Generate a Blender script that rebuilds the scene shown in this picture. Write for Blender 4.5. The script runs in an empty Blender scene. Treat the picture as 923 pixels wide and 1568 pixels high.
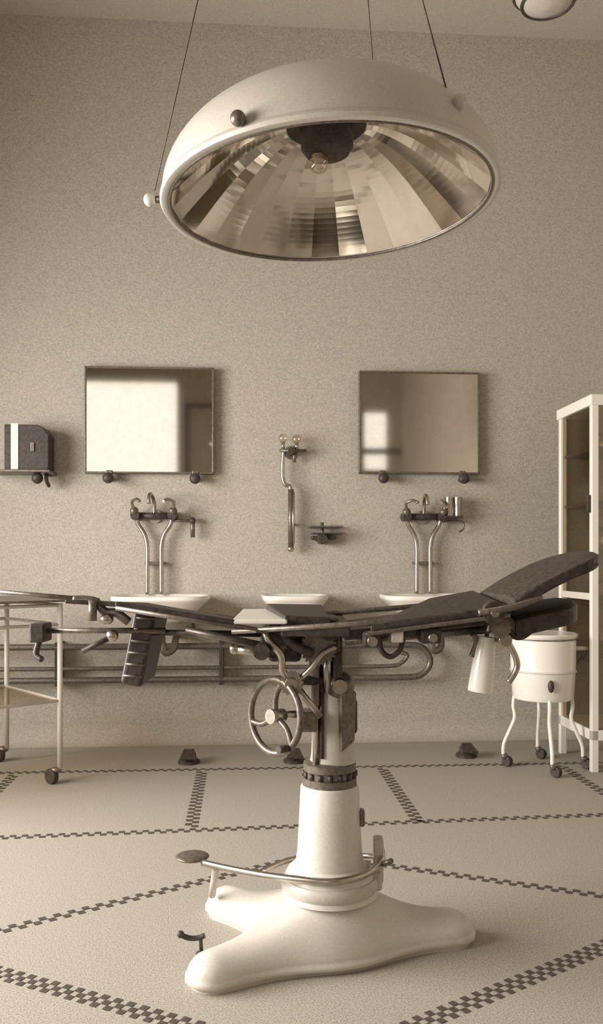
import bpy, math, random
from mathutils import Vector, Matrix
random.seed(3)
sc = bpy.context.scene
PHI = math.radians(4.0)          # the room is turned 4 degrees to the lens axis
CEIL = 4.79
try:
    sc.view_settings.view_transform = 'Standard'
    sc.view_settings.look = 'None'
except Exception: pass

# ------------------------------------------------------------ materials
def mat(name, col, rough=0.5, metal=0.0, var=0.06, scale=120.0, bump=0.0, spec=0.5, coat=0.0, coords='Object', c2=None):
    m = bpy.data.materials.new(name); m.use_nodes = True
    nt = m.node_tree; b = nt.nodes['Principled BSDF']
    b.inputs['Roughness'].default_value = rough
    b.inputs['Metallic'].default_value = metal
    b.inputs['Specular IOR Level'].default_value = spec
    b.inputs['Coat Weight'].default_value = coat
    tc = nt.nodes.new('ShaderNodeTexCoord')
    nz = nt.nodes.new('ShaderNodeTexNoise'); nz.inputs['Scale'].default_value = scale
    nz.inputs['Detail'].default_value = 2.0; nz.inputs['Roughness'].default_value = 0.7
    nt.links.new(tc.outputs[coords], nz.inputs['Vector'])
    cr = nt.nodes.new('ShaderNodeValToRGB')
    cr.color_ramp.elements[0].position = 0.3; cr.color_ramp.elements[1].position = 0.7
    lo = [max(0, c*(1-var*1.6)) for c in col]; hi = [min(1, c*(1+var*1.6)) for c in col]
    if c2: lo = c2
    cr.color_ramp.elements[0].color = (*lo, 1); cr.color_ramp.elements[1].color = (*hi, 1)
    nt.links.new(nz.outputs['Fac'], cr.inputs['Fac'])
    nt.links.new(cr.outputs['Color'], b.inputs['Base Color'])
    if bump:
        bp = nt.nodes.new('ShaderNodeBump'); bp.inputs['Strength'].default_value = bump
        bp.inputs['Distance'].default_value = 0.002
        nt.links.new(nz.outputs['Fac'], bp.inputs['Height']); nt.links.new(bp.outputs['Normal'], b.inputs['Normal'])
    return m
M_WALL  = mat('wall_distemper', (0.43,0.385,0.328), 0.85, var=0.18, scale=150, bump=0.15, spec=0.15)
M_CEIL  = mat('ceiling_plaster', (0.52,0.465,0.395), 0.9, var=0.12, scale=120, spec=0.15)
M_FLOOR = mat('terrazzo', (0.36,0.322,0.272), 0.6, var=0.30, scale=200, spec=0.25)
M_TILE  = mat('dark_mosaic', (0.075,0.058,0.045), 0.6, var=0.2, scale=90)
M_WHITE = mat('white_enamel', (0.60,0.55,0.48), 0.36, var=0.05, scale=160, coat=0.12)
M_WHITE2= mat('white_porcelain', (0.78,0.73,0.65), 0.25, var=0.03, scale=200, coat=0.25)
M_DARK  = mat('black_japanned_steel', (0.055,0.041,0.032), 0.48, var=0.25, scale=60, spec=0.35)
M_PAD   = mat('dark_leather', (0.042,0.031,0.024), 0.5, var=0.35, scale=60, bump=0.3, spec=0.3)
M_STEEL = mat('nickel_plate', (0.46,0.41,0.35), 0.3, metal=1.0, var=0.08, scale=50)
M_MIDST = mat('dull_steel', (0.165,0.137,0.11), 0.4, metal=0.5, var=0.2, scale=70)
M_MIRR  = mat('mirror_silver', (0.60,0.55,0.475), 0.05, metal=1.0, var=0.03, scale=20)
M_REFL  = mat('reflector_silver', (0.84,0.78,0.69), 0.07, metal=1.0, var=0.03, scale=25)
M_LAMP  = mat('lamp_enamel', (0.50,0.452,0.388), 0.42, var=0.06, scale=150, coat=0.12)
M_BROWN = mat('dark_interior', (0.12,0.098,0.078), 0.6, var=0.15, scale=60)
M_CABIN = mat('cabinet_lining', (0.21,0.18,0.148), 0.6, var=0.08, scale=60)
M_WINF  = mat('window_paint', (0.62,0.57,0.5), 0.4, var=0.04)
def glass(name, tint=(0.8,0.74,0.64), fac=0.22):
    m = bpy.data.materials.new(name); m.use_nodes = True; nt = m.node_tree
    nt.nodes.clear(); o = nt.nodes.new('ShaderNodeOutputMaterial')
    t = nt.nodes.new('ShaderNodeBsdfTransparent'); g = nt.nodes.new('ShaderNodeBsdfGlossy')
    t.inputs[0].default_value = (*tint,1); g.inputs[0].default_value = (0.9,0.85,0.75,1); g.inputs['Roughness'].default_value = 0.05
    x = nt.nodes.new('ShaderNodeMixShader'); x.inputs[0].default_value = fac
    nt.links.new(t.outputs[0], x.inputs[1]); nt.links.new(g.outputs[0], x.inputs[2]); nt.links.new(x.outputs[0], o.inputs[0])
    return m
M_GLASS = glass('cabinet_glass', (0.86,0.81,0.72), 0.12); M_CLEAR = glass('clear_glass', (0.92,0.88,0.8), 0.2)

# ------------------------------------------------------------ geometry helpers
def mkobj(name, vs, fs, m, smooth=False, parent=None, origin=(0,0,0), bevel=0, seg=2):
    me = bpy.data.meshes.new(name)
    o = Vector(origin)
    me.from_pydata([tuple(Vector(v)-o) for v in vs], [], fs); me.validate()
    me.materials.append(m)
    import bmesh
    bm = bmesh.new(); bm.from_mesh(me); bmesh.ops.recalc_face_normals(bm, faces=bm.faces); bm.to_mesh(me); bm.free()
    ob = bpy.data.objects.new(name, me); sc.collection.objects.link(ob)
    if smooth:
        for p in me.polygons: p.use_smooth = True
    if bevel:
        md = ob.modifiers.new('bevel','BEVEL'); md.width = bevel; md.segments = seg; md.limit_method='ANGLE'; md.angle_limit=math.radians(35)
    if parent: ob.parent = parent
    return ob
def boxgeo(x0,x1,y0,y1,z0,z1):
    v = [(x0,y0,z0),(x1,y0,z0),(x1,y1,z0),(x0,y1,z0),(x0,y0,z1),(x1,y0,z1),(x1,y1,z1),(x0,y1,z1)]
    f = [(0,3,2,1),(4,5,6,7),(0,1,5,4),(1,2,6,5),(2,3,7,6),(3,0,4,7)]
    return v,f
def smooth_path(pts, k=6, closed=False):
    P = [Vector(p) for p in pts]; n = len(P)
    if n < 3: return P
    out = []
    rng = range(n if closed else n-1)
    for i in rng:
        if closed: a,b,c,d = P[(i-1)%n],P[i],P[(i+1)%n],P[(i+2)%n]
        else: a,b,c,d = P[max(i-1,0)],P[i],P[i+1],P[min(i+2,n-1)]
        for j in range(k):
            t=j/k
            out.append(0.5*((2*b)+(c-a)*t+(2*a-5*b+4*c-d)*t*t+(-a+3*b-3*c+d)*t**3))
    if not closed: out.append(P[-1])
    return out
def tubegeo(pts, r, n=12, closed=False):
    P = [Vector(p) for p in pts]; N=len(P)
    rs = r if isinstance(r,(list,tuple)) else [r]*N
    if len(rs)!=N: rs=[rs[0]+(rs[-1]-rs[0])*i/(N-1) for i in range(N)]
    vs=[];fs=[]
    def tang(i):
        if closed: return (P[(i+1)%N]-P[i-1]).normalized()
        return (P[min(i+1,N-1)]-P[max(i-1,0)]).normalized()
    t0=tang(0); up=Vector((0,0,1)) if abs(t0.z)<0.9 else Vector((1,0,0))
    u=t0.cross(up).normalized()
    for i in range(N):
        t=tang(i); u=(u-t*u.dot(t)).normalized(); w=t.cross(u)
        for k in range(n):
            a=2*math.pi*k/n; vs.append(P[i]+(u*math.cos(a)+w*math.sin(a))*rs[i])
    for i in range(N if closed else N-1):
        for k in range(n):
            a=i*n+k;b=i*n+(k+1)%n;j=(i+1)%N
            fs.append((a,b,j*n+(k+1)%n,j*n+k))
    if not closed:
        fs.append(tuple(range(n))[::-1]); fs.append(tuple((N-1)*n+k for k in range(n)))
    return vs,fs
class G:
    """one real-world object: an Empty with its parts as children. frame='room' => coords along the walls"""
    def __init__(s, name, origin=(0,0,0), room=False, rot=(0,0,0)):
        s.e = bpy.data.objects.new(name, None); sc.collection.objects.link(s.e)
        s.e.empty_display_size=0.1
        o = Vector(origin); s.o=o
        if room:
            s.e.location = Matrix.Rotation(PHI,3,'Z') @ o; s.e.rotation_euler=(0,0,PHI)
        else:
            s.e.location=o; s.e.rotation_euler=rot
    def mk(s,name,vs,fs,m,smooth=False,bevel=0,seg=2): return mkobj(name,vs,fs,m,smooth,s.e,s.o,bevel,seg)
    def box(s,name,x0,x1,y0,y1,z0,z1,m,bevel=0.003): 
        v,f=boxgeo(x0,x1,y0,y1,z0,z1); return s.mk(name,v,f,m,bevel=bevel)
    def slab(s,name,c,th,m,bevel=0.006,seg=3):
        """four top corners, thickness downwards along the normal"""
        c=[Vector(p) for p in c]; n=(c[1]-c[0]).cross(c[3]-c[0]).normalized()
        if n.z<0: n=-n
        v=[p-n*th for p in c]+c
        return s.mk(name,v,[(0,3,2,1),(4,5,6,7),(0,1,5,4),(1,2,6,5),(2,3,7,6),(3,0,4,7)],m,bevel=bevel,seg=seg)
    def tube(s,name,pts,r,m,smooth=True,closed=False,n=12,k=6):
        p=smooth_path(pts,k,closed) if smooth else pts
        v,f=tubegeo(p,r,n,closed); ob=s.mk(name,v,f,m)
        for q in ob.data.polygons:
            if len(q.vertices)==4: q.use_smooth=True
        return ob
    def rod(s,name,a,b,r,m,n=20,bevel=0.0):
        v,f=tubegeo([a,b],r,n); ob=s.mk(name,v,f,m,bevel=bevel)
        for q in ob.data.polygons:
            if len(q.vertices)==4: q.use_smooth=True
        return ob
    def lathe(s,name,c,prof,m,n=48,axis=None,flat=False,caps=True):
        c=Vector(c); R=Matrix.Identity(3)
        if axis is not None: R=Vector((0,0,1)).rotation_difference(Vector(axis)).to_matrix()
        vs=[];fs=[];N=len(prof)
        for (r,z) in prof:
            for k in range(n):
                a=2*math.pi*k/n; vs.append(c+R@Vector((r*math.cos(a),r*math.sin(a),z)))
        for i in range(N-1):
            for k in range(n): fs.append((i*n+k,i*n+(k+1)%n,(i+1)*n+(k+1)%n,(i+1)*n+k))
        if caps:
            if prof[0][0]>1e-4: fs.append(tuple(range(n))[::-1])
            if prof[-1][0]>1e-4: fs.append(tuple((N-1)*n+k for k in range(n)))
        ob=s.mk(name,vs,fs,m)
        if not flat:
            for q in ob.data.polygons:
                if len(q.vertices)<=4: q.use_smooth=True
            md=ob.modifiers.new('es','EDGE_SPLIT'); md.split_angle=math.radians(40)
        return ob
    def ball(s,name,c,r,m,sq=(1,1,1),n=24):
        prof=[(r*math.sin(math.pi*i/12)+1e-5,-r*math.cos(math.pi*i/12)) for i in range(13)]
        vs=[];fs=[];c=Vector(c)
        for (q,z) in prof:
            for k in range(n):
                a=2*math.pi*k/n; vs.append(c+Vector((q*math.cos(a)*sq[0],q*math.sin(a)*sq[1],z*sq[2])))
        for i in range(12):
            for k in range(n): fs.append((i*n+k,i*n+(k+1)%n,(i+1)*n+(k+1)%n,(i+1)*n+k))
        return s.mk(name,vs,fs,m,smooth=True)
    def ring(s,name,c,R,r,m,axis=(0,0,1),n=48):
        rot=Vector((0,0,1)).rotation_difference(Vector(axis)).to_matrix(); c=Vector(c)
        p=[c+rot@Vector((R*math.cos(2*math.pi*i/n),R*math.sin(2*math.pi*i/n),0)) for i in range(n)]
        return s.tube(name,p,r,m,smooth=False,closed=True)
    def gear(s,name,c,r,w,m,axis=(0,-1,0),teeth=24):
        rot=Vector((0,0,1)).rotation_difference(Vector(axis)).to_matrix(); c=Vector(c)
        n=teeth*4; vs=[];fs=[]
        for z in (-w/2,w/2):
            for k in range(n):
                q=r if k%4<2 else r*0.88
                a=2*math.pi*k/n; vs.append(c+rot@Vector((q*math.cos(a),q*math.sin(a),z)))
        for k in range(n): fs.append((k,(k+1)%n,n+(k+1)%n,n+k))
        fs.append(tuple(range(n))[::-1]); fs.append(tuple(range(n,2*n)))
        return s.mk(name,vs,fs,m)

# ------------------------------------------------------------ room shell (room frame)
def roommesh(name, boxes, m, bevel=0):
    vs=[];fs=[]
    for b in boxes:
        v,f=boxgeo(*b); o=len(vs); vs+=v; fs+=[tuple(i+o for i in q) for q in f]
    ob=mkobj(name,vs,fs,m,bevel=bevel); ob.rotation_euler=(0,0,PHI); return ob
XL,XR,YB,YF=-3.0,2.60,-2.5,5.69
T=0.2
roommesh('floor',[(XL-T,XR+T,YB-T,YF+T,-0.1,0)],M_FLOOR)
roommesh('ceiling',[(XL-T,XR+T,YB-T,YF+T,CEIL,CEIL+0.1)],M_CEIL)
roommesh('wall_back',[(XL-T,XR+T,YF,YF+T,0,CEIL)],M_WALL)
roommesh('wall_right',[(XR,XR+T,YB,YF,0,CEIL)],M_WALL)
# left wall with a tall window
wy0,wy1,wz0,wz1=0.8,4.4,0.9,2.6
roommesh('wall_left',[(XL-T,XL,YB,wy0,0,CEIL),(XL-T,XL,wy1,YF,0,CEIL),(XL-T,XL,wy0,wy1,0,wz0),(XL-T,XL,wy0,wy1,wz1,CEIL)],M_WALL)
# wall behind the camera, with a window and a small fanlight
bx0,bx1,bz0,bz1=-2.7,-1.0,1.2,4.15
cx0,cx1,cz0,cz1=1.95,2.42,2.66,3.7
roommesh('wall_front',[(XL,bx0,YB-T,YB,0,CEIL),(bx0,bx1,YB-T,YB,0,bz0),(bx0,bx1,YB-T,YB,bz1,CEIL),
   (bx1,cx0,YB-T,YB,0,CEIL),(cx0,cx1,YB-T,YB,0,cz0),(cx0,cx1,YB-T,YB,cz1,CEIL),(cx1,XR,YB-T,YB,0,CEIL)],M_WALL)
f=0.05
fr=[(XL-0.14,XL-0.06,wy0,wy0+f,wz0,wz1),(XL-0.14,XL-0.06,wy1-f,wy1,wz0,wz1),(XL-0.14,XL-0.06,wy0,wy1,wz0,wz0+f),(XL-0.14,XL-0.06,wy0,wy1,wz1-f,wz1)]
for i in range(1,4):
    y=wy0+(wy1-wy0)*i/4; fr.append((XL-0.13,XL-0.07,y-0.03,y+0.03,wz0,wz1))
fr.append((XL-0.13,XL-0.07,wy0,wy1,2.15,2.2))
roommesh('window_1',fr,M_WINF)
fr=[(bx0,bx0+f,YB-0.14,YB-0.06,bz0,bz1),(bx1-f,bx1,YB-0.14,YB-0.06,bz0,bz1),(bx0,bx1,YB-0.14,YB-0.06,bz0,bz0+f),(bx0,bx1,YB-0.14,YB-0.06,bz1-f,bz1),
    (bx0,bx1,YB-0.13,YB-0.07,2.3,2.35)]
roommesh('window_2',fr,M_WINF)
fr=[(cx0,cx0+f,YB-0.14,YB-0.06,cz0,cz1),(cx1-f,cx1,YB-0.14,YB-0.06,cz0,cz1),(cx0,cx1,YB-0.14,YB-0.06,cz0,cz0+f),(cx0,cx1,YB-0.14,YB-0.06,cz1-f,cz1)]
roommesh('window_3',fr,M_WINF)
roommesh('door_frame',[(-0.93,-0.85,YB,YB+0.03,0,3.75),(-0.45,-0.37,YB,YB+0.03,0,3.75),(-0.93,-0.37,YB,YB+0.03,3.67,3.75)],M_BROWN,0.004)  # brown door frame on the wall behind the camera, for the left mirror
roommesh('trim_1',[(-0.3,XR,YB,YB+0.05,2.95,3.05)],M_BROWN,0.004)
# coved skirting
def cove():
    vs=[];fs=[];n=10;r=0.12
    for x in (XL,XR):
        for i in range(n+1):
            a=math.pi/2*i/n; vs.append((x,YF-r+r*math.sin(a)-0.001,r-r*math.cos(a)+0.001))
    for i in range(n): fs.append((i,i+1,n+1+i+1,n+1+i))
    ob=mkobj('baseboard_back',vs,fs,M_WALL,True); ob.rotation_euler=(0,0,PHI)
cove()

# floor mosaic bands : small dark tesserae laid checkerwise
vs=[];fs=[]
def band(a,b,rows,q):
    a=Vector(a);b=Vector(b);L=(b-a).length;u=(b-a)/L;w=Vector((-u.y,u.x));n=int(L/q)
    for i in range(n):
        for j in range(rows):
            if (i+j)%2: continue
            p=a+u*(i*q)+w*((j-rows/2)*q); o=len(vs)
            for c in (p,p+u*q,p+u*q+w*q,p+w*q): vs.append((c.x,c.y,0.0015))
            fs.append((o,o+1,o+2,o+3))
c,s_=math.cos(PHI),math.sin(PHI)
def R2(x,y): return (x*c-y*s_, x*s_+y*c)
band(R2(-2.95,4.93),R2(2.5,4.93),2,0.024)
band((-2.9,3.50),(2.3,4.13),2,0.026)
for x in (-2.33,-1.28,-0.23,0.81,1.87):
    band(R2(x,3.86),R2(x,4.90),2,0.03)
TOP=(0.037,3.476);BOT=(0.054,2.03);LF=(-1.18,2.62);RT=(1.358,2.934)
band(LF,TOP,2,0.025); band(TOP,RT,2,0.025); band(BOT,LF,3,0.022); band(BOT,RT,3,0.022)
band(LF,(-2.6,2.4),3,0.022); band(RT,(2.3,3.0),3,0.022)
mkobj('floor_mosaic_bands',vs,fs,M_TILE)

# ------------------------------------------------------------ operating lamp
LC=Vector((0.092,2.75,2.37))
g=G('operating_lamp',LC,rot=(0,math.radians(-2.8),0))
prof=[]
for i in range(25):
    a=math.pi/2*i/24
    prof.append((max(0.538*math.cos(a)**0.9,0.0005),0.005+0.315*math.sin(a)))
g.lathe('dome',LC,prof,M_LAMP,96,caps=False)
g.lathe('rim',LC,[(0.512,0.006),(0.514,-0.008),(0.524,-0.013),(0.54,-0.01),(0.545,0.0),(0.542,0.010),(0.537,0.014)],M_LAMP,96,caps=False)
g.ring('rim_bead',LC+Vector((0,0,-0.008)),0.514,0.006,M_MIDST,n=96)
# silvered reflector made of long curved meridional strips
rp=[]
for i in range(25):
    t=i/24; rp.append((0.511-0.39*t, 0.24*math.sin(t*math.pi/2*0.95)))
g.lathe('reflector',LC,rp,M_REFL,30,flat=True,caps=False)
g.lathe('reflector_crown',LC,[(0.13,0.234),(0.0005,0.238)],M_DARK,28,caps=False)
g.lathe('lamp_holder',LC,[(0.085,0.24),(0.085,0.17),(0.07,0.15),(0.04,0.145),(0.0005,0.145)],M_DARK,32,caps=False)
g.ball('bulb',LC+Vector((-0.03,0,0.12)),0.032,M_CLEAR)
g.lathe('bulb_socket',LC+Vector((-0.03,0,0.13)),[(0.018,0.0),(0.024,0.025)],M_STEEL,20)
for i,(dx,dy,dz) in enumerate([(-0.56,0,0.03),(-0.25,-0.475,0.02),(0.335,-0.385,0.085),(0.2,0.5,0.03)]):
    d=Vector((dx,dy,0)).normalized(); p=LC+Vector((dx,dy,dz))
    g.rod('knob_stem_%d'%(i+1),p-d*0.04,p+d*0.01,0.011,M_MIDST)
    g.ball('knob_%d'%(i+1),p+d*0.022,0.021,M_LAMP if i!=1 else M_MIDST)
ctr=Vector((0.10,2.78,CEIL-0.03))
for i,(dx,dy,dz,q) in enumerate([(-0.565,0,0.06,0.07),(0.325,-0.37,0.12,-0.05),(0.23,0.46,0.10,0.10)]):
    g.rod('suspension_wire_%d'%(i+1),LC+Vector((dx,dy,dz)),ctr+Vector((q,0,0.01)),0.0022,M_DARK,8)
g.lathe('crown_cap',LC+Vector((0,0,0.31)),[(0.06,0),(0.06,0.01),(0.02,0.02),(0.0005,0.021)],M_LAMP)
g.lathe('ceiling_rose',ctr,[(0.14,0.028),(0.13,0.0),(0.04,-0.02),(0.0005,-0.022)],M_LAMP)

# ceiling pendant at right
pc=Vector((1.16,4.0,3.885))
g=G('pendant_lamp',pc)
g.lathe('glass_bowl',pc,[(0.0005,-0.085),(0.06,-0.078),(0.115,-0.055),(0.148,-0.015),(0.155,0.02),(0.15,0.03)],M_LAMP,caps=False)
g.ring('metal_band',pc+Vector((0,0,0.0)),0.157,0.009,M_DARK)
g.ring('lower_band',pc+Vector((0,0,-0.055)),0.12,0.007,M_DARK)
g.lathe('cover',pc,[(0.155,0.03),(0.10,0.09),(0.03,0.12),(0.012,0.14),(0.0005,0.14)],M_MIDST,caps=False)
g.rod('stem',pc+Vector((0,0,0.12)),(1.16,4.0,CEIL-0.01),0.009,M_DARK)
g.lathe('ceiling_rose',(1.16,4.0,CEIL-0.04),[(0.02,0),(0.07,0.02),(0.07,0.039)],M_MIDST)

# ------------------------------------------------------------ operating table
C=Vector((0.09,2.65,0))
g=G('operating_table',C)
# three-lobed enamel foot
caps_=[(Vector((-0.25,2.42)),0.15,0.085),(Vector((-0.25,2.90)),0.14,0.083),(Vector((0.46,2.70)),0.16,0.095)]
c2=Vector((C.x,C.y))
def sdf(p):
    ds=[]
    for e,r0,r1 in caps_:
        d=e-c2; t=max(0,min(1,(p-c2).dot(d)/d.length_squared)); tt=t*t*(3-2*t)
        ds.append((p-(c2+d*t)).length-(r0+(r1-r0)*tt))
    k=26.0
    return -math.log(sum(math.exp(-k*x) for x in ds))/k+0.010
NT,NR=160,30; vs=[];fs=[]
vs.append((C.x,C.y,0.21))
rows=[]
Rt=[]
for i in range(NT):
    a=2*math.pi*i/NT; d=Vector((math.cos(a),math.sin(a)))
    lo,hi=0.02,0.8
    for _ in range(30):
        m_=(lo+hi)/2
        if sdf(c2+d*m_)<0: lo=m_
        else: hi=m_
    Rt.append(lo)
for i in range(NT):
    a=2*math.pi*i/NT; d=Vector((math.cos(a),math.sin(a))); row=[]
    for j in range(1,NR+1):
        u=j/NR; t=1-(1-u)**1.8
        p=c2+d*(Rt[i]*t); ins=max(0,-sdf(p)); q=min(ins/0.085,1)
        rc=(p-c2).length
        h=0.034+0.058*math.sqrt(max(0,1-(1-q)**2))+0.115*math.exp(-(rc/0.19)**2)*(1-(1-q)**2)
        row.append(len(vs)); vs.append((p.x,p.y,h))
    # a small lip, then an undercut skirt
    for dr,z in ((0.007,0.030),(0.008,0.016),(-0.006,0.010),(-0.008,0.0)):
        p=c2+d*(Rt[i]+dr); row.append(len(vs)); vs.append((p.x,p.y,z))
    rows.append(row)
for i in range(NT):
    r0=rows[i];r1=rows[(i+1)%NT]; fs.append((0,r0[0],r1[0]))
    for j in range(len(r0)-1): fs.append((r0[j],r0[j+1],r1[j+1],r1[j]))
g.mk('foot_casting',vs,fs,M_WHITE,smooth=True)
# column
g.lathe('lower_column',(0.088,2.65,0),[(0.15,0.17),(0.142,0.195),(0.138,0.23),(0.13,0.245),(0.108,0.262),(0.101,0.30),(0.096,0.40),(0.091,0.5),(0.086,0.507)],M_WHITE,64)
g.lathe('collar',(0.088,2.65,0),[(0.084,0.505),(0.084,0.53),(0.079,0.533),(0.079,0.55),(0.082,0.553),(0.082,0.575),(0.07,0.582),(0.0005,0.583)],M_MIDST,48,caps=False)
for i in range(16):
    a=2*math.pi*i/16
    g.rod('collar_stud_%d'%(i+1),(0.088+0.079*math.cos(a),2.65+0.079*math.sin(a),0.533),(0.088+0.079*math.cos(a),2.65+0.079*math.sin(a),0.55),0.008,M_DARK,8)
g.lathe('inner_column',(0.098,2.65,0),[(0.072,0.578),(0.068,0.60),(0.062,0.72),(0.058,0.80),(0.04,0.84),(0.0005,0.85)],M_LAMP,48)
g.rod('guide_rod',(0.045,2.60,0.575),(0.045,2.60,0.80),0.011,M_STEEL)
g.rod('guide_slot',(0.062,2.587,0.60),(0.062,2.592,0.80),0.006,M_DARK)
g.slab('side_plate',[(0.122,2.575,0.62),(0.165,2.60,0.65),(0.17,2.60,0.80),(0.122,2.575,0.83)],0.03,M_MIDST)
g.box('side_box',0.12,0.172,2.60,2.70,0.67,0.78,M_DARK,0.012)
g.ball('knuckle',(0.115,2.62,0.82),0.05,M_MIDST,(1,1,0.9))
g.rod('knuckle_pin',(0.115,2.54,0.825),(0.115,2.72,0.825),0.022,M_STEEL)
g.box('yoke_left',0.03,0.055,2.58,2.72,0.76,0.97,M_MIDST,0.006)
g.box('yoke_right',0.095,0.125,2.58,2.72,0.80,0.99,M_DARK,0.006)
g.box('yoke_web',0.03,0.125,2.62,2.72,0.84,0.96,M_DARK,0.008)
g.rod('yoke_post',(0.078,2.59,0.80),(0.078,2.59,0.96),0.014,M_STEEL)
# head mechanism
g.box('gear_case',-0.025,0.115,2.55,2.76,0.925,1.03,M_DARK,0.012)
g.box('gear_case_cover',0.0,0.055,2.53,2.56,0.93,1.03,M_MIDST,0.006)
g.rod('shaft_boss_1',(0.085,2.50,0.998),(0.085,2.60,0.998),0.032,M_DARK,28,0.003)
g.rod('shaft_cap_1',(0.085,2.492,0.998),(0.085,2.50,0.998),0.018,M_STEEL,24)
g.rod('shaft_boss_2',(0.02,2.50,1.0),(0.02,2.60,1.0),0.026,M_MIDST,28,0.003)
g.rod('shaft_cap_2',(0.02,2.49,1.0),(0.02,2.50,1.0),0.012,M_WHITE,24)
g.gear('quadrant_gear',(0.05,2.515,0.945),0.055,0.018,M_MIDST)
g.gear('pinion',(-0.03,2.49,0.845),0.036,0.03,M_STEEL,teeth=16)
g.rod('pinion_hub',(-0.03,2.455,0.845),(-0.03,2.60,0.845),0.018,M_STEEL)
g.rod('pinion_shaft',(-0.03,2.55,0.845),(0.10,2.62,0.83),0.014,M_DARK)
g.tube('lever_arm_1',[(-0.11,2.48,1.01),(-0.095,2.47,0.97),(-0.06,2.47,0.93),(-0.055,2.48,0.88),(-0.03,2.49,0.85)],0.011,M_STEEL)
g.tube('lever_arm_2',[(-0.085,2.50,1.02),(-0.055,2.49,0.985),(-0.02,2.49,0.955),(0.03,2.50,0.93)],0.014,M_DARK)
g.tube('lever_arm_3',[(0.0,2.49,0.86),(0.03,2.48,0.89),(0.06,2.49,0.93),(0.10,2.5,0.95)],0.009,M_STEEL)
g.rod('clamp_handle',(-0.19,2.47,0.945),(-0.11,2.47,0.935),0.013,M_STEEL)
g.ball('clamp_knob',(-0.195,2.47,0.946),0.016,M_STEEL)
g.rod('clamp_block',(-0.115,2.44,0.94),(-0.115,2.54,0.94),0.024,M_DARK)
g.box('clamp_link',-0.12,-0.02,2.49,2.52,0.955,0.985,M_DARK,0.005)
g.box('under_casting',-0.10,0.0,2.53,2.68,0.90,1.02,M_DARK,0.014)
g.gear('side_gear',(-0.075,2.52,0.955),0.034,0.02,M_MIDST,teeth=16)
g.rod('tie_rod',(-0.02,2.5,0.84),(0.055,2.52,0.74),0.01,M_STEEL)
g.box('crank_bracket',-0.01,0.05,2.53,2.62,0.69,0.75,M_MIDST,0.01)
# handwheel
ax=Vector((-0.72,-0.69,0.05)).normalized(); hc=Vector((-0.078,2.50,0.745))
HR=0.108
g.ring('handwheel_rim',hc,HR,0.0105,M_MIDST,axis=ax)
g.rod('handwheel_hub',hc-ax*0.03,hc+ax*0.02,0.022,M_STEEL)
rot=Vector((0,0,1)).rotation_difference(ax).to_matrix()
for i in range(3):
    a=2*math.pi*i/3+0.5
    e=rot@Vector((HR*math.cos(a),HR*math.sin(a),0)); m2=rot@Vector((0.06*math.cos(a+0.25),0.06*math.sin(a+0.25),0))
    g.tube('handwheel_spoke_%d'%(i+1),[hc,hc+m2,hc+e],0.009,M_MIDST)
g.rod('handwheel_shaft',hc,hc-ax*0.17,0.012,M_STEEL)
e=rot@Vector((HR*math.cos(4.6),HR*math.sin(4.6),0))
g.rod('handwheel_grip',hc+e,hc+e+ax*0.045,0.011,M_DARK)
# side rails
g.rod('side_rail_near',(-0.20,2.43,1.0),(0.56,2.43,1.045),0.008,M_MIDST)
g.rod('side_rail_far',(-0.20,2.87,1.0),(0.58,2.87,1.065),0.009,M_MIDST)
g.box('cross_beam_1',-0.06,0.14,2.43,2.87,0.985,1.02,M_DARK,0.006)
g.box('cross_beam_2',0.28,0.33,2.43,2.87,0.98,1.01,M_DARK,0.006)
g.slab('frame_plate',[(0.12,2.46,1.0),(0.58,2.46,1.05),(0.58,2.84,1.06),(0.12,2.84,1.0)],0.03,M_DARK)
# top sections
g.slab('seat_plate',[(-0.20,2.42,1.035),(-0.04,2.42,1.035),(-0.04,2.88,1.04),(-0.20,2.88,1.04)],0.014,M_WHITE2)
g.slab('seat_pad',[(-0.05,2.44,1.045),(0.085,2.44,1.04),(0.07,2.88,1.055),(-0.12,2.88,1.058)],0.03,M_PAD)
g.slab('back_pad',[(0.19,2.40,1.022),(0.59,2.40,1.078),(0.59,2.90,1.104),(0.43,2.90,1.075)],0.03,M_PAD,0.012)
g.slab('back_pad_border',[(0.18,2.395,1.0),(0.59,2.395,1.055),(0.59,2.905,1.075),(0.41,2.905,1.05)],0.012,M_MIDST,0.004)
# raised end section, rounded tip
def leaf(name,x0,x1,z0,z1,y0,y1,th,m,sag=0.0,n=14):
    vs=[];fs=[];W=9
    for i in range(n+1):
        t=i/n; x=x0+(x1-x0)*t; z=z0+(z1-z0)*t+sag*math.sin(math.pi*t)
        e=max(0,(t-0.72)/0.28); w=(y1-y0)/2*math.sqrt(max(0.0,1-0.55*e*e)); cy=(y0+y1)/2
        for lay in (0,1):
            for k in range(W):
                v=-1+2*k/(W-1); crown=0.012*(1-v**4) if lay else 0
                vs.append((x,cy+v*w,z-(0 if lay else th)+crown))
    q=2*W
    for i in range(n):
        for k in range(W-1):
            a=i*q+k; fs.append((a,a+1,a+q+1,a+q)); b=a+W; fs.append((b,b+q,b+q+1,b+1))
        a=i*q; fs.append((a,a+q,a+q+W,a+W)); a=i*q+W-1; fs.append((a,a+W,a+q+W,a+q))
    fs.append(tuple(range(W))+tuple(range(2*W-1,W-1,-1))); o=n*q
    fs.append(tuple(o+k for k in range(W))[::-1]+tuple(o+W+k for k in range(W)))
    return g.mk(name,vs,fs,m,bevel=0.006)
leaf('end_pad',0.60,0.87,1.088,1.222,2.40,2.90,0.035,M_PAD,0.015)
leaf('lower_end_leaf',0.62,0.82,1.03,1.075,2.46,2.84,0.05,M_DARK,0.0)
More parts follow.
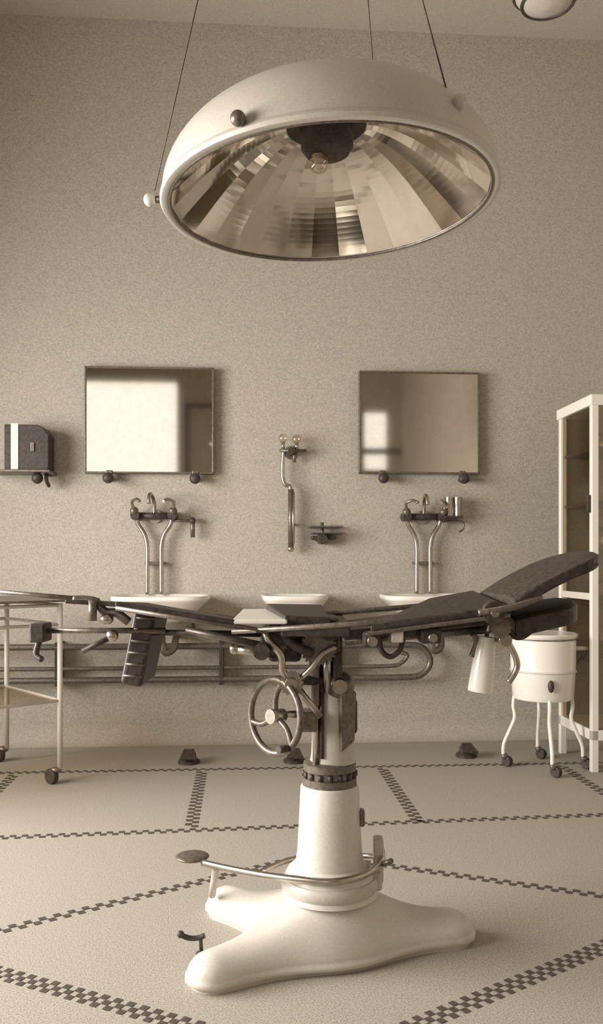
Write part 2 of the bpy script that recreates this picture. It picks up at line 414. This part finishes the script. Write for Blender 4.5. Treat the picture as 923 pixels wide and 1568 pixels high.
g.slab('end_pad_seam',[(0.595,2.395,1.075),(0.85,2.43,1.195),(0.85,2.44,1.196),(0.595,2.41,1.076)],0.006,M_MIDST,0.002)
# hinge mechanism
for i,y in enumerate((2.41,2.88)):
    g.rod('hinge_disc_%d'%(i+1),(0.545,y-0.015,1.055),(0.545,y+0.012,1.055),0.034,M_DARK,32,0.003)
    g.rod('hinge_bolt_%d'%(i+1),(0.545,y-0.025,1.055),(0.545,y,1.055),0.012,M_STEEL)
    g.tube('hinge_strap_%d'%(i+1),[(0.50,y-0.01,1.055),(0.56,y-0.018,1.065),(0.61,y-0.01,1.075),(0.68,y+0.0,1.10)],0.010,M_MIDST)
g.gear('ratchet',(0.57,2.43,1.01),0.03,0.015,M_MIDST,teeth=14)
g.tube('support_strut_1',[(0.56,2.44,1.0),(0.60,2.45,0.96),(0.625,2.46,0.90),(0.60,2.46,0.85)],0.009,M_STEEL)
g.tube('support_strut_2',[(0.585,2.46,1.04),(0.615,2.47,0.985),(0.65,2.47,0.985),(0.70,2.47,1.03)],0.008,M_DARK)
g.tube('support_strut_3',[(0.50,2.48,0.99),(0.515,2.5,0.96),(0.50,2.5,0.92)],0.009,M_MIDST)
g.rod('strut_knob',(0.585,2.43,0.975),(0.585,2.50,0.975),0.018,M_STEEL)
g.lathe('drip_can',(0.525,2.50,0.815),[(0.0005,0.0),(0.036,0.003),(0.037,0.01),(0.03,0.12),(0.026,0.165),(0.0005,0.167)],M_WHITE2,28,axis=(0.12,0,1))
g.rod('can_hook',(0.543,2.50,0.97),(0.55,2.47,1.04),0.006,M_STEEL)
# undergear right of head
g.box('clamp_1',0.175,0.225,2.42,2.50,0.955,1.0,M_DARK,0.008)
g.box('clamp_2',0.255,0.29,2.41,2.50,0.97,1.005,M_WHITE,0.004)
g.box('clamp_3',0.34,0.40,2.42,2.50,0.965,1.01,M_DARK,0.008)
g.rod('clamp_screw_1',(0.20,2.38,0.975),(0.20,2.44,0.975),0.014,M_STEEL)
g.rod('clamp_screw_2',(0.37,2.38,0.985),(0.37,2.44,0.985),0.012,M_STEEL)
g.rod('long_screw',(0.13,2.52,0.965),(0.56,2.52,1.0),0.013,M_MIDST)
g.tube('drop_loop',[(0.23,2.5,0.98),(0.235,2.5,0.94),(0.26,2.5,0.92),(0.29,2.5,0.94),(0.30,2.5,0.98)],0.008,M_DARK)
# left leg section (tilted edge-on)
g.slab('leg_plate',[(-0.53,2.42,1.087),(-0.19,2.42,1.035),(-0.20,2.88,1.005),(-0.53,2.88,1.062)],0.014,M_PAD,0.004)
g.rod('leg_rail_near',(-0.53,2.425,1.068),(-0.10,2.43,1.0),0.008,M_MIDST)
g.rod('leg_rail_far',(-0.53,2.875,1.05),(-0.10,2.87,0.99),0.008,M_MIDST)
g.slab('hanging_leg_plate',[(-0.490,2.50,1.07),(-0.490,2.74,1.055),(-0.535,2.74,0.84),(-0.535,2.50,0.84)],0.065,M_DARK,0.012)
for i in range(6):
    z=0.865+i*0.034
    g.rod('hanging_plate_rib_%d'%(i+1),(-0.525+0.008*i,2.497,z),(-0.47+0.008*i,2.497,z-0.003),0.004,M_MIDST)
g.rod('cross_rod',(-0.78,2.50,0.997),(-0.40,2.50,0.997),0.0085,M_MIDST)
g.rod('cross_rod_2',(-0.34,2.50,1.0),(-0.11,2.50,0.952),0.011,M_MIDST)
g.rod('cross_rod_3',(-0.44,2.52,0.99),(-0.11,2.52,0.985),0.009,M_DARK)
g.box('rod_clamp',-0.79,-0.745,2.46,2.54,0.965,1.02,M_DARK,0.006)
g.tube('rod_clamp_hook',[(-0.765,2.48,0.97),(-0.775,2.48,0.93),(-0.755,2.47,0.915)],0.009,M_DARK)
g.rod('tommy_bar',(-0.635,2.46,0.94),(-0.545,2.47,0.985),0.008,M_DARK)
g.ball('tommy_knob',(-0.55,2.47,0.985),0.018,M_STEEL)
g.tube('left_end_clamp',[(-0.66,2.46,1.09),(-0.60,2.46,1.085),(-0.57,2.46,1.055),(-0.535,2.46,1.05),(-0.50,2.46,1.025)],0.013,M_MIDST)
g.rod('left_end_screw',(-0.60,2.44,1.09),(-0.60,2.44,1.03),0.012,M_MIDST)
g.ball('left_end_knob',(-0.56,2.44,1.035),0.02,M_STEEL,(1,1,.8))
g.slab('left_end_plate',[(-0.68,2.44,1.092),(-0.52,2.44,1.082),(-0.52,2.60,1.075),(-0.68,2.60,1.085)],0.012,M_PAD,0.004)
g.rod('left_end_bar',(-0.95,2.52,1.115),(-0.60,2.52,1.085),0.007,M_MIDST)
# foot pedal and lever round the column
g.tube('pedal_lever',[(-0.32,2.76,0.222),(-0.24,2.69,0.23),(-0.13,2.60,0.243),(-0.02,2.535,0.253),(0.095,2.50,0.258),(0.19,2.545,0.262),(0.245,2.62,0.275),(0.25,2.67,0.30)],0.0105,M_STEEL)
g.tube('pedal_lever_back',[(0.25,2.67,0.27),(0.21,2.77,0.24),(0.09,2.81,0.23),(-0.04,2.76,0.23),(-0.13,2.62,0.24)],0.009,M_STEEL)
g.ball('pedal_plate',(-0.36,2.80,0.228),0.056,M_MIDST,(1.0,1.0,0.2))
g.rod('pedal_stop',(-0.30,2.85,0.08),(-0.28,2.78,0.20),0.012,M_LAMP)
g.box('lever_post',0.225,0.255,2.63,2.68,0.20,0.34,M_LAMP,0.008)
g.box('lever_post_foot',0.15,0.25,2.62,2.68,0.18,0.24,M_LAMP,0.01)
g.box('column_catch',0.178,0.196,2.62,2.66,0.38,0.43,M_MIDST,0.006)
g.rod('lever_tip',(0.245,2.61,0.27),(0.275,2.585,0.29),0.008,M_MIDST)
g.lathe('column_ring',(0.088,2.65,0),[(0.146,0.185),(0.152,0.195),(0.152,0.215),(0.144,0.225)],M_LAMP,64)

# small floor lever in front of the table
g=G('floor_lever',(-0.305,2.59,0))
g.lathe('foot_boss',(-0.305,2.59,0),[(0.018,0),(0.018,0.008),(0.008,0.012),(0.0005,0.012)],M_MIDST,20)
g.rod('stem',(-0.305,2.59,0.0),(-0.308,2.59,0.055),0.006,M_DARK)
g.tube('cross_arm',[(-0.295,2.59,0.06),(-0.32,2.59,0.052),(-0.345,2.585,0.055),(-0.365,2.58,0.066)],0.008,M_DARK)
g.ball('tip',(-0.367,2.58,0.068),0.011,M_DARK)

# ------------------------------------------------------------ instrument trolley (left)
A=Vector((-1.305,4.59,0));B=Vector((-1.77,5.10,0));ab=B-A; pr=Vector((-0.739,-0.674,0))*0.95
Cc=A+pr; D=B+pr
g=G('instrument_trolley',A)
for i,p in enumerate((A,B,D,Cc)):
    g.rod('leg_%d'%(i+1),p+Vector((0,0,0.07)),p+Vector((0,0,0.975)),0.0145,M_WHITE)
    g.rod('caster_wheel_%d'%(i+1),p+Vector((-0.055,-0.014,0.042)),p+Vector((-0.035,0.012,0.042)),0.042,M_DARK,28,0.004)
    g.ball('caster_fork_%d'%(i+1),p+Vector((-0.02,0,0.075)),0.024,M_MIDST,(1.4,1,0.8))
def plate(nm,z,m,th,gr=0.0):
    u=ab.normalized()*gr; w=pr.normalized()*gr
    g.slab(nm,[A-u-w+Vector((0,0,z)),B+u-w+Vector((0,0,z)),D+u+w+Vector((0,0,z)),Cc-u+w+Vector((0,0,z))],th,m,0.003)
plate('top_tray',0.995,M_MIDST,0.012,0.03)
plate('lower_shelf',0.455,M_GLASS,0.008,0.0)
for nm,z in (('upper_rail',0.86),('shelf_rail',0.45),('top_rail',0.965)):
    for j,(p,q) in enumerate(((A,B),(B,D),(D,Cc),(Cc,A))):
        g.rod('%s_%d'%(nm,j+1),p+Vector((0,0,z)),q+Vector((0,0,z)),0.009,M_WHITE,12)

# ------------------------------------------------------------ enamel bin (right)
Bc=Vector((1.407,4.95,0))
g=G('enamel_waste_pail_stand',Bc)
g.lathe('drum',Bc,[(0.0005,0.405),(0.165,0.405),(0.174,0.42),(0.182,0.56),(0.186,0.57),(0.184,0.58),(0.186,0.76),(0.194,0.768),(0.196,0.78),(0.188,0.786),(0.17,0.782),(0.0005,0.80)],M_WHITE2,64)
g.ring('lid_seam',Bc+Vector((0,0,0.755)),0.187,0.004,M_MIDST,n=64)
g.ring('waist_band',Bc+Vector((0,0,0.57)),0.186,0.005,M_WHITE,n=64)
for i,a in enumerate((-93,-8,82,172)):
    a=math.radians(a); d=Vector((math.cos(a),math.sin(a),0))
    g.tube('leg_%d'%(i+1),[Bc+d*0.16+Vector((0,0,0.43)),Bc+d*0.168+Vector((0,0,0.36)),Bc+d*0.16+Vector((0,0,0.29)),Bc+d*0.19+Vector((0,0,0.21)),Bc+d*0.222+Vector((0,0,0.13)),Bc+d*0.225+Vector((0,0,0.05))],0.0115,M_WHITE2)
    p=Bc+d*0.225+Vector((0,0,0.03))
    g.rod('caster_wheel_%d'%(i+1),p+Vector((0.01,-0.01,0)),p+Vector((0.035,0.012,0)),0.03,M_DARK,24,0.003)
    g.ball('caster_boss_%d'%(i+1),p+Vector((0.005,0,0.03)),0.02,M_MIDST)
g.ball('handle_knob',Bc+Vector((-0.01,-0.195,0.50)),0.025,M_DARK,(0.7,0.7,1.4))
g.tube('side_bracket',[Bc+Vector((0.18,-0.03,0.70)),Bc+Vector((0.225,-0.04,0.69)),Bc+Vector((0.225,-0.04,0.66)),Bc+Vector((0.185,-0.03,0.60))],0.009,M_MIDST)
g.rod('side_tray',Bc+Vector((0.16,-0.05,0.70)),Bc+Vector((0.245,-0.05,0.70)),0.012,M_WHITE)

# ------------------------------------------------------------ instrument cabinet (right, room frame)
x0,x1,y0,y1,H=1.984,2.44,4.70,5.215,2.14
g=G('glass_instrument_cabinet',(x0,y0,0),room=True)
w=0.04
for i,(x,y) in enumerate(((x0,y0),(x0,y1-w),(x1-w,y0),(x1-w,y1-w))):
    g.box('post_%d'%(i+1),x,x+w,y,y+w,0,H,M_WHITE2,0.004)
g.box('top_panel',x0-0.01,x1,y0-0.01,y1+0.01,H-0.05,H+0.012,M_WHITE2,0.006)
g.box('bottom_panel',x0,x1,y0,y1,0.18,0.24,M_WHITE2,0.004)
g.box('back_panel',x1-0.012,x1-0.004,y0+w,y1-w,0.24,H-0.05,M_CABIN,0)
g.box('far_panel',x0+w,x1-w,y1-0.02,y1-0.012,0.24,H-0.05,M_CABIN,0)
g.box('near_glass',x0+w,x1-w,y0+0.012,y0+0.016,0.24,H-0.05,M_GLASS,0)
g.box('door_glass',x0+0.014,x0+0.018,y0+w,y1-w,0.24,H-0.05,M_GLASS,0)
for i,z in enumerate((0.62,0.95,1.24,1.53,1.84)):
    g.box('shelf_%d'%(i+1),x0+0.022,x1-0.012,y0+0.02,y1-0.02,z,z+0.018,M_DARK,0)
    for j in range(4):
        yy=y0+0.1+j*0.1; zz=z+0.018
        g.rod('bottle_%d_%d'%(i+1,j+1),(x0+0.2,yy,zz),(x0+0.2,yy,zz+0.1+0.03*((i+j)%3)),0.028,M_BROWN if (i+j)%2 else M_MIDST,16)
g.box('door_latch',x0-0.022,x0,y0+0.012,y0+0.03,1.48,1.58,M_DARK,0.004)
g.box('meeting_rail',x0,x0+0.03,y0+w,y1-w,0.98,1.02,M_WHITE,0.003)

# ------------------------------------------------------------ mirrors (room frame)
def mirror(x0,x1,z0,z1):
    g=G('wall_mirror',((x0+x1)/2,YF-0.03,(z0+z1)/2),room=True)
    y=YF-0.055
    g.box('mirror_glass',x0+0.006,x1-0.006,y,y+0.012,z0+0.006,z1-0.006,M_MIRR,0)
    g.box('backing',x0+0.002,x1-0.002,y+0.013,YF-0.004,z0+0.002,z1-0.002,M_DARK,0)
    for n,b in enumerate([(x0,x0+0.012,z0,z1),(x1-0.012,x1,z0,z1),(x0,x1,z0,z0+0.012),(x0,x1,z1-0.012,z1)]):
        g.box('frame_%d'%(n+1),b[0],b[1],y-0.008,y+0.018,b[2],b[3],M_MIDST,0.002)
    for n,t in enumerate((0.19,0.855)):
        x=x0+(x1-x0)*t; z=z0-0.035
        g.rod('bracket_stem_%d'%(n+1),(x,YF-0.002,z),(x,YF-0.10,z),0.016,M_MIDST)
        g.ball('bracket_knob_%d'%(n+1),(x,YF-0.11,z),0.036,M_DARK,(1,0.8,1))
        g.box('bracket_clip_%d'%(n+1),x-0.02,x+0.02,YF-0.07,YF-0.04,z,z0+0.02,M_MIDST,0.003)
mirror(-1.027,-0.185,1.778,2.478)
mirror(0.782,1.597,1.79,2.475)

# ------------------------------------------------------------ basins + taps
def basin(xc,hw,zr=0.985,hd=0.27):
    yc=YF-hd-0.01
    g=G('washbasin',(xc,YF-0.01,zr),room=True)
    n=64; prof=[(0.30,-0.17),(0.55,-0.15),(0.86,-0.06),(0.97,-0.03),(1.0,-0.02),(1.0,0.0),(0.96,0.004),(0.90,-0.004),(0.80,-0.05),(0.5,-0.12),(0.08,-0.135),(0.001,-0.136)]
    vs=[];fs=[]
    for (r,z) in prof:
        for k in range(n):
            a=2*math.pi*k/n; ca,sa=math.cos(a),math.sin(a)
            p=4; q=(abs(ca)**p+abs(sa)**p)**(-1/p)
            vs.append((xc+hw*r*ca*q*0.995,yc+hd*r*sa*q*0.995,zr+z))
    for i in range(len(prof)-1):
        for k in range(n): fs.append((i*n+k,i*n+(k+1)%n,(i+1)*n+(k+1)%n,(i+1)*n+k))
    fs.append(tuple(range(n))[::-1])
    g.mk('bowl',vs,fs,M_WHITE2,smooth=True)
    g.tube('waste_trap',[(xc,yc,zr-0.16),(xc,yc,zr-0.28),(xc+0.02,yc,zr-0.36),(xc+0.07,yc+0.02,zr-0.34),(xc+0.08,yc+0.08,zr-0.28),(xc+0.08,YF,zr-0.27)],0.022,M_MIDST)
    for s in (-1,1):
        g.tube('wall_bracket_%d'%(1 if s<0 else 2),[(xc+s*hw*0.6,YF-0.003,zr-0.22),(xc+s*hw*0.6,YF-0.12,zr-0.17),(xc+s*hw*0.6,YF-2*hd*0.75,zr-0.07)],0.012,M_MIDST)
    return g
basin(-0.505,0.305); basin(0.335,0.21,0.985,0.24); basin(1.215,0.32)
def taps(xc,glasses=False,side=False):
    y=YF-0.06
    g=G('surgeon_elbow_tap',(xc,YF,1.3),room=True)
    for s in (-1,1):
        g.tube('supply_pipe_%d'%(1 if s<0 else 2),[(xc+s*0.046,y,0.985),(xc+s*0.046,y,1.15),(xc+s*0.046,y,1.30),(xc+s*0.065,y,1.38),(xc+s*0.105,y,1.445),(xc+s*0.115,y-0.01,1.49)],0.0145,M_STEEL)
        g.rod('valve_body_%d'%(1 if s<0 else 2),(xc+s*0.12,YF-0.002,1.50),(xc+s*0.12,y-0.06,1.50),0.03,M_DARK,24,0.003)
        g.ball('valve_bonnet_%d'%(1 if s<0 else 2),(xc+s*0.125,y-0.05,1.53),0.028,M_MIDST)
        g.tube('elbow_lever_%d'%(1 if s<0 else 2),[(xc+s*0.125,y-0.06,1.545),(xc+s*0.135,y-0.09,1.585),(xc+s*0.10,y-0.13,1.60),(xc+s*0.075,y-0.18,1.585)],0.010,M_STEEL)
    g.rod('mixer_bar',(xc-0.14,y-0.01,1.50),(xc+0.14,y-0.01,1.50),0.022,M_DARK)
    g.tube('spout',[(xc,y,1.50),(xc,y-0.02,1.59),(xc-0.01,y-0.09,1.635),(xc-0.015,y-0.17,1.62),(xc-0.015,y-0.19,1.57)],0.012,M_STEEL)
    g.rod('wall_flange',(xc,YF,1.50),(xc,YF-0.02,1.50),0.045,M_STEEL)
    g.box('pipe_clip',xc-0.065,xc+0.065,y-0.01,YF-0.001,1.18,1.20,M_MIDST,0.003)
    if side:
        g.rod('thermometer',(xc+0.25,y,1.36),(xc+0.25,y,1.49),0.015,M_MIDST)
        g.rod('thermometer_arm',(xc+0.12,y,1.47),(xc+0.25,y,1.47),0.009,M_MIDST)
        g.ball('thermometer_bulb',(xc+0.25,y-0.01,1.47),0.022,M_DARK)
    if glasses:
        g.box('glass_bracket',xc+0.12,xc+0.25,YF-0.14,YF-0.002,1.49,1.505,M_DARK,0.003)
        for k,dx in enumerate((0.165,0.225)):
            g.lathe('tumbler_%d'%(k+1),(xc+dx,YF-0.09,1.506),[(0.025,0),(0.03,0.125),(0.027,0.125),(0.022,0.006),(0.0005,0.006)],M_STEEL,24)
        g.tube('rail_hook',[(xc+0.13,y,1.47),(xc+0.26,y,1.47),(xc+0.27,y,1.42),(xc+0.24,y,1.40)],0.007,M_MIDST)
taps(-0.575,side=True); taps(1.215,glasses=True)

# centre soap dispenser / irrigator
g=G('wall_soap_dispenser',(0.30,YF,1.7),room=True)
y=YF-0.07
g.ball('glass_globe_1',(0.27,y-0.02,2.015),0.032,M_CLEAR); g.ball('glass_globe_2',(0.36,y-0.02,2.01),0.032,M_CLEAR)
g.rod('globe_neck_1',(0.27,y-0.02,1.99),(0.27,y-0.02,1.94),0.012,M_STEEL); g.rod('globe_neck_2',(0.36,y-0.02,1.985),(0.36,y-0.02,1.94),0.012,M_STEEL)
g.rod('cross_bar',(0.245,y-0.01,1.935),(0.425,y-0.01,1.935),0.010,M_MIDST)
g.rod('hub',(0.325,YF-0.001,1.93),(0.325,y-0.05,1.93),0.024,M_DARK,24,0.003)
g.rod('wall_plate',(0.325,YF,1.93),(0.325,YF-0.012,1.93),0.045,M_STEEL)
g.rod('drop_stub',(0.345,y,1.93),(0.345,y,1.86),0.012,M_MIDST)
g.tube('swan_neck',[(0.275,y,1.93),(0.268,y,1.85),(0.268,y,1.76),(0.285,y,1.71),(0.315,y,1.70),(0.322,y,1.66)],0.013,M_STEEL)
g.rod('gauge_tube',(0.322,y,1.29),(0.322,y,1.68),0.019,M_MIDST)
g.rod('gauge_slot',(0.338,y-0.012,1.31),(0.338,y-0.012,1.66),0.009,M_STEEL)
g.ball('gauge_knob',(0.322,y,1.285),0.022,M_STEEL)
g.rod('gauge_stay',(0.322,y,1.45),(0.322,YF,1.45),0.01,M_MIDST)

g=G('wall_soap_dish',(0.55,YF,1.38),room=True)
g.box('upper_plate',0.44,0.66,YF-0.14,YF-0.002,1.425,1.436,M_MIDST,0.003)
g.box('lower_plate',0.46,0.68,YF-0.13,YF-0.002,1.385,1.394,M_MIDST,0.003)
g.rod('valve',(0.53,YF,1.35),(0.53,YF-0.12,1.35),0.034,M_DARK,24,0.004)
g.rod('valve_spindle',(0.53,YF-0.07,1.32),(0.53,YF-0.07,1.46),0.012,M_MIDST)
g.box('valve_side',0.46,0.62,YF-0.09,YF-0.002,1.345,1.37,M_DARK,0.004)

# left wall shelf with a dark dressing box (steriliser case), pale band at its left
g=G('wall_dressing_box',(-1.42,YF,1.79),room=True)
g.box('shelf_board',-1.60,-1.215,YF-0.22,YF-0.002,1.767,1.783,M_MIDST,0.003)
# case body with a chamfered right shoulder
X=[(-1.505,1.784),(-1.235,1.784),(-1.228,1.80),(-1.228,2.005),(-1.262,2.055),(-1.30,2.07),(-1.505,2.072)]
vs=[(x,YF-0.19,z) for x,z in X]+[(x,YF-0.02,z) for x,z in X]; n=len(X)
g.mk('case',vs,[tuple(range(n)),tuple(range(2*n-1,n-1,-1))]+[(i,(i+1)%n,n+(i+1)%n,n+i) for i in range(n)],M_DARK,bevel=0.006)
g.box('pale_band',-1.462,-1.415,YF-0.196,YF-0.014,1.785,2.078,M_WHITE2,0.003)
g.box('lid_hasp',-1.34,-1.315,YF-0.198,YF-0.188,1.90,1.96,M_MIDST,0.003)
g.tube('bracket',[(-1.26,YF,1.77),(-1.26,YF-0.1,1.76),(-1.255,YF-0.12,1.72),(-1.25,YF-0.08,1.69)],0.012,M_DARK)
g.ball('bracket_end',(-1.31,YF-0.14,1.735),0.036,M_DARK)

# heating pipes along the wall
g=G('heating_pipes',(0,YF-0.12,0.5),room=True)
y=YF-0.13
g.tube('loop_pipe',[(-2.9,y,0.435),(-1,y,0.435),(0.5,y,0.435),(1.05,y,0.435),(1.19,y,0.455),(1.245,y,0.54),(1.19,y,0.63),(1.05,y,0.65),(0.5,y,0.65),(-1.0,y,0.65),(-2.9,y,0.65)],0.021,M_MIDST)
g.tube('inner_pipe',[(-2.9,y,0.51),(-1,y,0.51),(0.5,y,0.51),(0.95,y,0.51),(1.05,y,0.53),(1.09,y,0.58),(1.05,y,0.60)],0.014,M_MIDST)
for i,x in enumerate((-2.2,-1.2,-0.15,0.62)):
    g.box('pipe_bracket_%d'%(i+1),x,x+0.03,y-0.02,YF-0.001,0.40,0.68,M_DARK,0.004)

# floor pedals under the basins
for (x,yy) in ((-0.316,5.10),(0.312,5.08),(1.378,5.15)):
    g=G('floor_pedal_valve',(x,yy,0),room=True)
    g.lathe('body',(x,yy,0),[(0.065,0),(0.065,0.015),(0.045,0.03),(0.04,0.06),(0.02,0.075),(0.0005,0.075)],M_DARK,28)
    g.slab('tread',[(x-0.05,yy-0.10,0.05),(x+0.05,yy-0.10,0.05),(x+0.03,yy,0.085),(x-0.03,yy,0.085)],0.014,M_DARK,0.004)

# ------------------------------------------------------------ light
def area(name,loc,rot,sx,sy,power,col,spread=180):
    l=bpy.data.lights.new(name,'AREA'); l.shape='RECTANGLE'; l.size=sx; l.size_y=sy; l.energy=power; l.color=col
    l.spread=math.radians(spread)
    o=bpy.data.objects.new(name,l); sc.collection.objects.link(o)
    o.matrix_world=Matrix.Rotation(PHI,4,'Z')@Matrix.Translation(loc)@rot
    return o
WC=(1.0,0.97,0.93)
# daylight comes in slightly downwards through the side window
area('daylight_left',(XL-0.40,(wy0+wy1)/2,(wz0+wz1)/2+0.12),Matrix.Rotation(math.radians(-90+10),4,'Y'),1.75,3.6,420,WC,150)
area('daylight_rear',((bx0+bx1)/2,YB-0.22,(bz0+bz1)/2),Matrix.Rotation(math.radians(90),4,'X'),1.7,2.95,13,WC)
area('daylight_fanlight',((cx0+cx1)/2,YB-0.22,(cz0+cz1)/2),Matrix.Rotation(math.radians(90),4,'X'),0.45,1.0,0.9,WC)
w=bpy.data.worlds.new('World'); sc.world=w; w.use_nodes=True
w.node_tree.nodes['Background'].inputs[0].default_value=(1.0,0.97,0.93,1); w.node_tree.nodes['Background'].inputs[1].default_value=1.0

# ------------------------------------------------------------ camera
cam=bpy.data.cameras.new('camera'); co=bpy.data.objects.new('camera',cam); sc.collection.objects.link(co)
co.location=(0,0,1.2); co.rotation_euler=(math.radians(90),0,0)
cam.sensor_fit='HORIZONTAL'; cam.sensor_width=36; cam.lens=36*1300/923; cam.shift_y=76/923
cam.clip_start=0.05
sc.camera=co
